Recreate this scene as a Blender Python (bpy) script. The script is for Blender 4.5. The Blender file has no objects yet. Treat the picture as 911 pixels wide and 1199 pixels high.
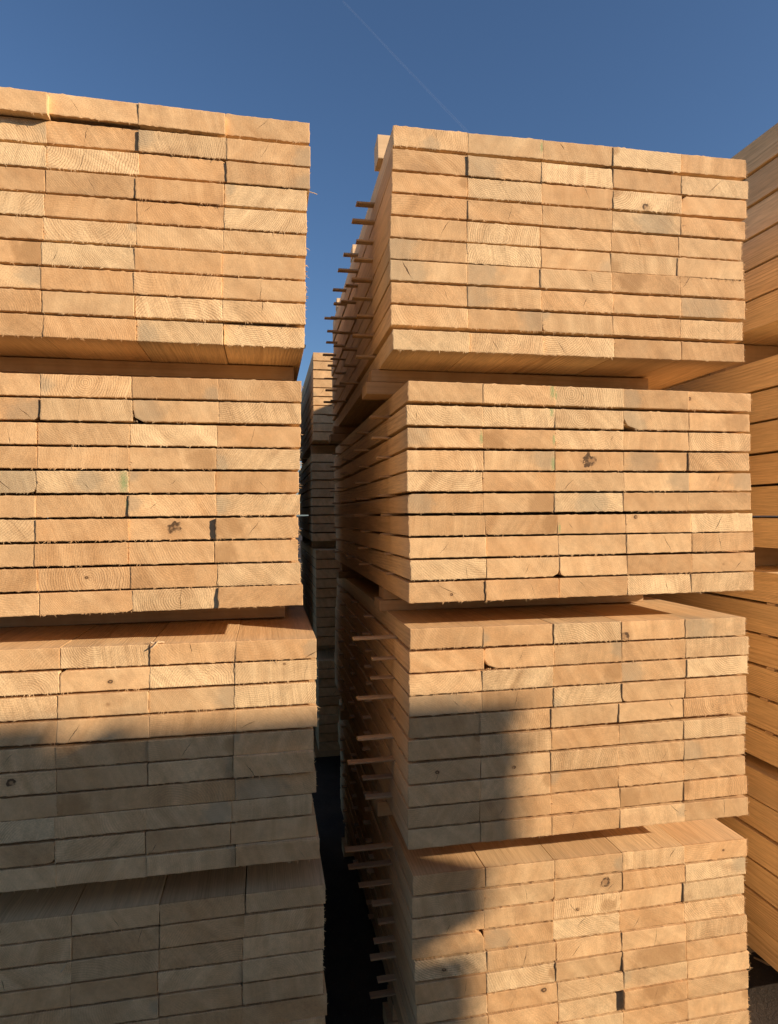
import bpy, math, random
from mathutils import Vector, Matrix, noise as mnoise

S = bpy.context.scene
C = S.collection
R = math.radians
EYE = 1.62                      # eye height above the yard

# ------------------------------------------------------------------ camera, sky, sun, exposure
cam_data = bpy.data.cameras.new('camera')
cam_data.sensor_fit = 'HORIZONTAL'
cam_data.sensor_width = 36.0
cam_data.lens = 36.0 * 753.2 / 911.0
cam_data.clip_start = 0.05
cam_data.clip_end = 20000.0
cam = bpy.data.objects.new('camera', cam_data)
C.objects.link(cam)
pitch, roll = R(0.272), R(-0.425)        # looking up a little, phone tilted a little
F = Vector((0, math.cos(pitch), math.sin(pitch)))
U0 = Vector((0, -math.sin(pitch), math.cos(pitch)))
R0 = Vector((1, 0, 0))
Rv = R0 * math.cos(roll) + U0 * math.sin(roll)
Uv = U0 * math.cos(roll) - R0 * math.sin(roll)
m = Matrix((Rv, Uv, -F)).transposed().to_4x4()
m.translation = Vector((0, 0, EYE))
cam.matrix_world = m
S.camera = cam

SUN_AZ, SUN_EL = R(68), R(20.5)          # azimuth counted from straight behind the camera towards the right
sun_vec = Vector((math.sin(SUN_AZ) * math.cos(SUN_EL), -math.cos(SUN_AZ) * math.cos(SUN_EL), math.sin(SUN_EL)))
world = bpy.data.worlds.new('World')
S.world = world
world.use_nodes = True
wt = world.node_tree
wt.nodes.clear()
wo = wt.nodes.new('ShaderNodeOutputWorld')
wb = wt.nodes.new('ShaderNodeBackground')
sky = wt.nodes.new('ShaderNodeTexSky')
sky.sky_type = 'NISHITA'
sky.sun_disc = False
sky.sun_elevation = SUN_EL
sky.sun_rotation = math.atan2(sun_vec.x, sun_vec.y)
sky.altitude = 200
sky.air_density = 1.0
sky.dust_density = 1.0
sky.ozone_density = 5.0
wb.inputs['Strength'].default_value = 0.100
wt.links.new(sky.outputs[0], wb.inputs[0])
wt.links.new(wb.outputs[0], wo.inputs[0])

sun = bpy.data.lights.new('sun', 'SUN')
sun.energy = 5.0
sun.angle = R(0.6)
sun.color = (1.0, 0.768, 0.565)
sun_o = bpy.data.objects.new('sun', sun)
C.objects.link(sun_o)
sun_o.location = sun_vec * 50
sun_o.rotation_euler = sun_vec.to_track_quat('Z', 'Y').to_euler()

S.view_settings.view_transform = 'Standard'
S.view_settings.look = 'None'
S.view_settings.gamma = 1.0
S.view_settings.use_curve_mapping = False
S.view_settings.exposure = 0.30
S.render.engine = 'CYCLES'
S.cycles.max_bounces = 10
S.cycles.diffuse_bounces = 4
S.cycles.use_denoising = True
try:
    S.cycles.denoiser = 'OPENIMAGEDENOISE'
    S.cycles.denoising_input_passes = 'RGB_ALBEDO_NORMAL'
    S.cycles.denoising_prefilter = 'ACCURATE'
except Exception:
    pass

# ------------------------------------------------------------------ node helpers
class Sk:
    """a socket with arithmetic"""
    def __init__(s, g, sock): s.g, s.s = g, sock
    def _m(a, op, *b, clamp=False):
        n = a.g.nt.nodes.new('ShaderNodeMath'); n.operation = op; n.use_clamp = clamp
        for i, v in enumerate((a,) + b):
            if isinstance(v, Sk): a.g.nt.links.new(v.s, n.inputs[i])
            else: n.inputs[i].default_value = v
        return Sk(a.g, n.outputs[0])
    def __add__(a, b): return a._m('ADD', b)
    def __radd__(a, b): return a._m('ADD', b)
    def __sub__(a, b): return a._m('SUBTRACT', b)
    def __rsub__(a, b): return (a * -1.0)._m('ADD', b)
    def __mul__(a, b): return a._m('MULTIPLY', b)
    def __rmul__(a, b): return a._m('MULTIPLY', b)
    def __truediv__(a, b): return a._m('DIVIDE', b)
    def sqrt(a): return a._m('SQRT')
    def abs(a): return a._m('ABSOLUTE')
    def fract(a): return a._m('FRACT')
    def sin(a): return a._m('SINE')
    def cos(a): return a._m('COSINE')
    def gt(a, b): return a._m('GREATER_THAN', b)
    def mx(a, b): return a._m('MAXIMUM', b)
    def mn(a, b): return a._m('MINIMUM', b)
    def clamp(a): return a._m('ADD', 0.0, clamp=True)
    def step(a, lo, hi):          # smooth 0 -> 1 between lo and hi (lo > hi runs the other way)
        n = a.g.nt.nodes.new('ShaderNodeMapRange'); n.interpolation_type = 'SMOOTHSTEP'
        flip = lo > hi
        if flip: lo, hi = hi, lo
        a.g.nt.links.new(a.s, n.inputs['Value'])
        n.inputs['From Min'].default_value = lo; n.inputs['From Max'].default_value = hi
        n.inputs['To Min'].default_value = 1.0 if flip else 0.0
        n.inputs['To Max'].default_value = 0.0 if flip else 1.0
        return Sk(a.g, n.outputs[0])

class Graph:
    def __init__(g, name):
        g.mat = bpy.data.materials.new(name); g.mat.use_nodes = True
        g.nt = g.mat.node_tree
        g.bsdf = g.nt.nodes['Principled BSDF']
        g.bsdf.inputs['Roughness'].default_value = 0.8
        g.bsdf.inputs['Specular IOR Level'].default_value = 0.25
    def attr(g, name):
        n = g.nt.nodes.new('ShaderNodeAttribute'); n.attribute_name = name; n.attribute_type = 'GEOMETRY'
        s = g.nt.nodes.new('ShaderNodeSeparateXYZ'); g.nt.links.new(n.outputs['Vector'], s.inputs[0])
        return [Sk(g, o) for o in s.outputs]
    def xyz(g, x, y, z):
        n = g.nt.nodes.new('ShaderNodeCombineXYZ')
        for i, v in enumerate((x, y, z)):
            if isinstance(v, Sk): g.nt.links.new(v.s, n.inputs[i])
            else: n.inputs[i].default_value = v
        return Sk(g, n.outputs[0])
    def noise(g, vec, scale=1.0, detail=2.0, rough=0.5):
        n = g.nt.nodes.new('ShaderNodeTexNoise')
        g.nt.links.new(vec.s, n.inputs['Vector'])
        n.inputs['Scale'].default_value = scale; n.inputs['Detail'].default_value = detail; n.inputs['Roughness'].default_value = rough
        return Sk(g, n.outputs['Fac'])
    def rgb(g, c):
        n = g.nt.nodes.new('ShaderNodeRGB'); n.outputs[0].default_value = (*c, 1); return Sk(g, n.outputs[0])
    def mix(g, f, a, b, blend='MIX'):
        n = g.nt.nodes.new('ShaderNodeMix'); n.data_type = 'RGBA'; n.blend_type = blend; n.clamp_factor = True
        for sock, v in ((n.inputs['Factor'], f), (n.inputs['A'], a), (n.inputs['B'], b)):
            if isinstance(v, Sk): g.nt.links.new(v.s, sock)
            elif isinstance(v, tuple): sock.default_value = (*v, 1)
            else: sock.default_value = v
        return Sk(g, n.outputs['Result'])
    def objpos(g):
        n = g.nt.nodes.new('ShaderNodeTexCoord'); s = g.nt.nodes.new('ShaderNodeSeparateXYZ')
        g.nt.links.new(n.outputs['Object'], s.inputs[0]); return Sk(g, n.outputs['Object']), [Sk(g, o) for o in s.outputs]
    def bump(g, h, dist, strength=1.0):
        n = g.nt.nodes.new('ShaderNodeBump'); n.inputs['Distance'].default_value = dist; n.inputs['Strength'].default_value = strength
        g.nt.links.new(h.s, n.inputs['Height']); g.nt.links.new(n.outputs[0], g.bsdf.inputs['Normal'])
    def color(g, c): g.nt.links.new(c.s, g.bsdf.inputs['Base Color'])

# ------------------------------------------------------------------ materials
def wood_material():
    g = Graph('sawn_spruce')
    x, y, z = g.attr('lp')
    px, pz, sp = g.attr('pith')
    tone, rstr, seed = g.attr('look')
    s1, s2, s3 = seed * 17.3, seed * 5.7, seed * 29.1
    end = y.step(0.0085, 0.005)                                    # 1 on the sawn end
    v = g.xyz(x + s1, y * 0.08 + s2, z + s3)
    big = g.noise(v, 14, 3, 0.55)
    mid = g.noise(v, 45, 3, 0.6)
    fine = g.noise(g.xyz(x + s1, y * 0.05 + s2, z + s3), 300, 3, 0.65)
    blot = g.noise(g.xyz(x * 0.8 + s3, y * 0.08 + s1, z + s2), 24, 4, 0.6)
    # growth rings: cylinders round a wandering pith, so ends show arcs and faces show long grain
    drift1 = (g.noise(g.xyz(y * 0.9 + s1, s2, s3), 1.0, 1) - 0.5) * 0.05
    drift2 = (g.noise(g.xyz(s3, y * 0.8 + s1, s2), 1.0, 1) - 0.5) * 0.05
    dx = x - px + drift1 + (big - 0.5) * 0.024
    dz = z - pz + drift2 + (mid - 0.5) * 0.004
    rad = (dx * dx + dz * dz).sqrt()
    ph = (rad / sp + (big - 0.5) * 1.2).fract()
    ring = ph.step(0.35, 0.86) * ph.step(1.0, 0.9)
    # rings show in some zones of an end and fade in others
    zone = g.noise(v, 11, 2, 0.5).step(0.40, 0.60) * 0.85 + 0.15
    ringf = ring * rstr * zone
    # saw marks across the end, at an angle of each plank's own
    ang = (seed * 91.7).fract() * 0.9 + 0.55 + (seed * 37.3).fract().gt(0.74) * 0.9
    ca, sa = ang.cos(), ang.sin()
    a = x * sa + z * ca
    b = z * sa - x * ca
    saw = g.noise(g.xyz(a * 260.0 + s1, b * 9.0 + s2, s3), 1.0, 2, 0.6)
    saw2 = g.noise(g.xyz(a * 55.0 + s3, b * 4.0 + s1, s2), 1.0, 2, 0.55)
    sawm = ((saw - 0.5) * 0.30 + (saw2 - 0.5) * 0.70) * end * (rstr * 1.05 + 0.06)
    swath = g.noise(g.xyz(a * 26.0 + s2, b * 3.0 + s3, s1), 1.0, 3, 0.6)
    # long grain on the faces
    gr = (g.noise(g.xyz(x * 130.0 + s1, y * 1.6 + s2, z * 130.0 + s3), 1.0, 3, 0.6) - 0.5) * (1.0 - end)
    orange, pale = (0.665, 0.405, 0.186), (0.815, 0.605, 0.335)
    t = (tone + (big - 0.5) * 0.7 + sawm * 0.9 + (1.0 - end) * 0.38 + (swath - 0.5) * 0.8 * end).clamp()
    col = g.mix(t, orange, pale)
    # heart and resin blotches
    red = g.noise(g.xyz(x + s3, y * 0.05 + s1, z * 1.6 + s2), 9, 3, 0.6).step(0.52, 0.78) * 0.45
    col = g.mix(red * (end * 0.6 + 0.4), col, (0.50, 0.305, 0.150))
    col = g.mix(ringf * 0.60, col, (0.40, 0.225, 0.100))
    col = g.mix((gr * 1.3).abs() * 0.9, col, (0.44, 0.27, 0.13))
    val = (seed * 53.1).fract() * 0.22 + 0.90
    shade = ((fine - 0.5) * (rstr * 0.70 + 0.22) + (mid - 0.5) * 0.34 + (blot - 0.5) * 0.42 + sawm * 0.6 + (swath - 0.5) * 0.30 * end + 1.0) * val
    col = g.mix(1.0, col, g.xyz(shade, shade, shade), 'MULTIPLY')
    # blue stain / brown stain in one zone
    sx, sz, sr = g.attr('stain')
    d = ((x - sx) * (x - sx) + (z - sz) * (z - sz) * 1.4).sqrt() / sr.abs() + (mid - 0.5) * 0.7 + (saw2 - 0.5) * 0.5
    sm = d.step(1.05, 0.45) * sr.abs().gt(0.001) * y.step(0.20, 0.0)
    col = g.mix(sm * (sawm * 1.5 + 0.9) * sr.gt(0.0) * 0.46, col, (0.37, 0.325, 0.22))
    col = g.mix(sm * sr._m('LESS_THAN', 0.0) * 0.6, col, (0.42, 0.24, 0.10))
    # green paint mark
    gx, gz, grr = g.attr('green')
    d = (((x - gx) * 2.6) * ((x - gx) * 2.6) + (z - gz) * (z - gz) * 0.7).sqrt() / (grr + 0.0001) + (fine - 0.5) * 1.4
    col = g.mix(d.step(1.2, 0.1) * grr.gt(0.001) * end * 0.62, col, (0.24, 0.42, 0.17))
    # knot
    kx, kz, kr = g.attr('knot')
    kdx, kdz = x - kx + (mid - 0.5) * kr * 1.4, z - kz + (blot - 0.5) * kr * 1.4
    kd = (kdx * kdx + kdz * kdz * 1.5).sqrt() / (kr + 0.0001)
    kn2 = g.noise(v, 75, 3, 0.65)
    kw = kd + (kn2 - 0.5) * (kr * 130.0).mn(2.2)
    ks = g.noise(g.xyz(x + s2, y, z + s1), 48, 2, 0.5).step(0.36, 0.54)
    on = kr.gt(0.001) * end
    halo = kd.step(2.6, 0.7) * on
    col = g.mix(halo * 0.45, col, (0.50, 0.29, 0.13))
    rim = kw.step(1.15, 0.9) * kw.step(0.10, 0.55) * (ks * 0.8 + 0.2)
    col = g.mix(rim * on * 0.92, col, (0.085, 0.050, 0.026))
    col = g.mix(kw.step(0.5, 0.2) * on * 0.65, col, (0.34, 0.19, 0.085))
    # drying check: a thin wandering dark line
    cx, cz, ca_ = g.attr('check')
    cl, cw, _ = g.attr('checksize')
    ex, ez = x - cx + (mid - 0.5) * 0.010, z - cz + (big - 0.5) * 0.006
    along = (ex * ca_.cos() + ez * ca_.sin()).abs()
    across = (ez * ca_.cos() - ex * ca_.sin()).abs()
    wdt = cw * (1.0 - along / (cl + 0.0001))
    crack = (wdt - across)._m('MULTIPLY', 2600.0, clamp=True) * cl.gt(0.001) * end
    col = g.mix(crack * 0.85, col, (0.085, 0.045, 0.020))
    g.color(col)
    h = (fine - 0.5) * 0.6 + ((saw - 0.5) * 0.8 + (saw2 - 0.5) * 0.5) * end * (rstr * 0.9 + 0.05) - ring * 0.25 * rstr - crack * 2.0 + gr * 0.6
    g.bump(h, 0.0014, 0.65)
    return g.mat

def lath_material():
    g = Graph('rough_lath_wood')
    x, y, z = g.attr('lp')
    tone, _, seed = g.attr('look')
    s1 = seed * 13.7
    n = g.noise(g.xyz(x * 3.0 + s1, y * 120.0, z * 120.0 + s1), 1.0, 4, 0.6)
    b = g.noise(g.xyz(x + s1, y, z), 18, 3, 0.6)
    col = g.mix((tone + (b - 0.5) * 0.7).clamp(), (0.42, 0.265, 0.135), (0.70, 0.53, 0.32))
    sh = (n - 0.5) * 0.5 + 1.0
    g.color(g.mix(1.0, col, g.xyz(sh, sh, sh), 'MULTIPLY'))
    g.bump(n, 0.0012, 0.6)
    return g.mat

def yard_material():
    g = Graph('dirty_asphalt')
    p, (x, y, z) = g.objpos()
    a = g.noise(p, 3.0, 5, 0.6); b = g.noise(p, 60.0, 4, 0.7); c = g.noise(p, 260.0, 2, 0.6)
    col = g.mix(a.step(0.35, 0.7), (0.045, 0.037, 0.029), (0.080, 0.062, 0.045))
    col = g.mix(b.step(0.58, 0.74) * 0.7, col, (0.17, 0.135, 0.095))
    sh = (c - 0.5) * 0.9 + 1.0
    g.color(g.mix(1.0, col, g.xyz(sh, sh, sh), 'MULTIPLY'))
    g.bsdf.inputs['Roughness'].default_value = 0.9
    g.bump(b + c * 0.6, 0.01, 0.8)
    return g.mat

WOOD, LATH, YARD = wood_material(), lath_material(), yard_material()
contrail_mat = bpy.data.materials.new('thin_ice_cloud'); contrail_mat.use_nodes = True
nt = contrail_mat.node_tree
tr = nt.nodes.new('ShaderNodeBsdfTransparent'); df = nt.nodes.new('ShaderNodeBsdfTranslucent'); mixn = nt.nodes.new('ShaderNodeMixShader')
df.inputs[0].default_value = (0.9, 0.9, 0.9, 1)
mixn.inputs[0].default_value = 0.035
nt.links.new(tr.outputs[0], mixn.inputs[1]); nt.links.new(df.outputs[0], mixn.inputs[2])
nt.links.new(mixn.outputs[0], nt.nodes['Material Output'].inputs['Surface'])

# ------------------------------------------------------------------ mesh helpers
VEC = ('lp', 'pith', 'look', 'stain', 'green', 'knot', 'check', 'checksize')

class Soup:
    """vertices, faces and the per-vertex wood data of one mesh"""
    def __init__(s): s.v, s.f, s.a = [], [], {k: [] for k in VEC}
    def add(s, verts, faces, data, xf=None):
        o = len(s.v)
        s.v += [tuple(xf @ Vector(p)) for p in verts] if xf else verts
        s.f += [tuple(i + o for i in f) for f in faces]
        for k in VEC:
            s.a[k] += verts if k == 'lp' else [data.get(k, (0, 0, 0))] * len(verts)
    def build(s, name, mat):
        me = bpy.data.meshes.new(name)
        me.from_pydata(s.v, [], s.f)
        for k in VEC:
            at = me.attributes.new(k, 'FLOAT_VECTOR', 'POINT')
            at.data.foreach_set('vector', [c for p in s.a[k] for c in p])
        me.materials.append(mat)
        me.validate()
        ob = bpy.data.objects.new(name, me); C.objects.link(ob)
        return ob

def tag(o, label=None, cat=None, group=None, kind=None):
    if label: o['label'] = label
    if cat: o['category'] = cat
    if group: o['group'] = group
    if kind: o['kind'] = kind
    return o

def plank_mesh(rng, w, t, L, wane=None, rough=1.0, fibres=(10, 2), bow=0.0015):
    """one board: x across, y back along its length from the sawn end, z up; worn arrises, a torn saw edge, loose fibres"""
    hw, ht = w / 2, t / 2
    wane = wane or {}
    cs = []
    for key, sx, sz in (('bl', -1, -1), ('br', 1, -1), ('tr', 1, 1), ('tl', -1, 1)):
        cx, cz = wane.get(key, (rng.uniform(.0004, .0014), rng.uniform(.0006, .0016)))
        a = (sx * hw, sz * (ht - cz)); b = (sx * (hw - cx), sz * ht)
        mx_, mz_ = sx * (hw - cx * .30), sz * (ht - cz * .30)
        if key in ('bl', 'tr'): cs.append([a, (mx_, mz_), b])
        else: cs.append([b, (mx_, mz_), a])
    loop = []                                   # counter-clockwise seen from the front (-y)
    for i in range(4):
        loop += cs[i]
        p, q = cs[i][-1], cs[(i + 1) % 4][0]
        n = max(1, int(math.hypot(q[0] - p[0], q[1] - p[1]) / (.0075 if rough else .06)))
        for k in range(1, n):
            f = k / n
            loop.append((p[0] + (q[0] - p[0]) * f, p[1] + (q[1] - p[1]) * f))
    N = len(loop)
    V, Fc = [], []
    inset = .0015
    ta, tb = (math.tan(R(rng.gauss(0, .42))), math.tan(R(rng.gauss(0, 1.0)))) if rough else (0, 0)
    cut = lambda x, z: ta * x + tb * z          # the saw was never quite square
    V += [((x - math.copysign(inset, x) if abs(x) > hw * .5 else x * .98), cut(x, z), z - math.copysign(inset, z) * (1 if abs(z) > ht * .55 else 0)) for x, z in loop]
    def tear(x, z):
        j = rng.gauss(0, .00035) * rough
        if rng.random() < .15: j -= rng.uniform(.0005, .0020) * rough
        return j
    ring1 = []
    for x, z in loop:
        j = tear(x, z)
        ring1.append((x + math.copysign(j, x) * (1 if abs(x) > hw * .9 else 0), cut(x, z) + rng.uniform(.0002, .0009) * max(rough, .3), z + math.copysign(j, z) * (1 if abs(z) > ht * .8 else 0)))
    V += ring1
    ph = [rng.uniform(0, 6.28) for _ in range(2)]
    for y in (.009, .05, .2, .45, .8, L * .72, L):
        bz = bow * (math.sin(y * 2.1 + ph[0]) - math.sin(ph[0])); bx = bow * (math.sin(y * 1.7 + ph[1]) - math.sin(ph[1]))
        V += [(x + bx, y, z + bz) for x, z in loop]
    n_r = len(V) // N
    Fc.append(tuple(range(N)))
    for r in range(n_r - 1):
        for i in range(N):
            j = (i + 1) % N
            Fc.append((r * N + i, (r + 1) * N + i, (r + 1) * N + j, r * N + j))
    Fc.append(tuple(reversed(range((n_r - 1) * N, n_r * N))))
    # loose fibres left by the saw: slivers hanging at the lower edge and at one side
    def fibre(x, z, dx, dz, ln, wd, dy):
        o = len(V)
        d = Vector((dx, dy, dz)).normalized(); pn = Vector((-d.z, 0, d.x)) * wd
        base = Vector((x, .0004 + cut(x, z), z)); mid = base + d * ln * .55 + Vector((rng.gauss(0, .1), 0, rng.gauss(0, .1))) * ln * .4; tip = base + d * ln + Vector((rng.gauss(0, .3), rng.gauss(0, .2), rng.gauss(0, .3))) * ln * .5
        V.extend([tuple(base - pn), tuple(base + pn), tuple(mid + pn * .7), tuple(mid - pn * .7), tuple(tip), tuple(base + Vector((0, wd, 0))), tuple(mid + Vector((0, wd, 0)))])
        Fc.extend([(o, o + 1, o + 2, o + 3), (o + 3, o + 2, o + 4), (o + 1, o + 5, o + 6, o + 2), (o + 5, o, o + 3, o + 6), (o + 2, o + 6, o + 4), (o + 6, o + 3, o + 4)])
    nb, ns = fibres
    for _ in range(nb):
        c = rng.uniform(-hw, hw)
        for _ in range(rng.randint(1, 3)):
            fibre(min(hw - .002, max(-hw + .002, c + rng.gauss(0, .004))), -ht + .0006, rng.gauss(0, .7), -1, rng.choice((.5, 1, 1, 1.5)) * rng.uniform(.003, .008), rng.uniform(.0004, .0009), rng.uniform(-.5, .3))
    for _ in range(ns):
        fibre(hw - .0006, rng.uniform(-ht, ht), 1, rng.gauss(-.3, .6), rng.choice((.6, 1, 1, 1.5)) * rng.uniform(.003, .009), rng.uniform(.0005, .0012), rng.uniform(-.5, .3))
    return V, Fc

def box_mesh(rng, lx, ly, lz, ch=.0015, seg=6, jit=.0006):
    """a bevelled bar along x, slightly uneven"""
    V, Fc = [], []
    prof = [(-ly/2 + ch, -lz/2), (ly/2 - ch, -lz/2), (ly/2, -lz/2 + ch), (ly/2, lz/2 - ch), (ly/2 - ch, lz/2), (-ly/2 + ch, lz/2), (-ly/2, lz/2 - ch), (-ly/2, -lz/2 + ch)]
    for i in range(seg + 1):
        x = -lx/2 + lx * i / seg
        jy, jz = rng.gauss(0, jit), rng.gauss(0, jit) * .4
        V += [(x + (rng.gauss(0, jit) if i in (0, seg) else 0), p + jy, q + jz) for p, q in prof]
    n = len(prof)
    for i in range(seg):
        for k in range(n):
            l = (k + 1) % n
            Fc.append((i*n + k, (i+1)*n + k, (i+1)*n + l, i*n + l))
    Fc.append(tuple(reversed(range(n))) if False else tuple(range(n)))
    Fc.append(tuple(reversed(range(seg*n, seg*n + n))))
    return V, [tuple(reversed(f)) for f in Fc]

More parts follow.
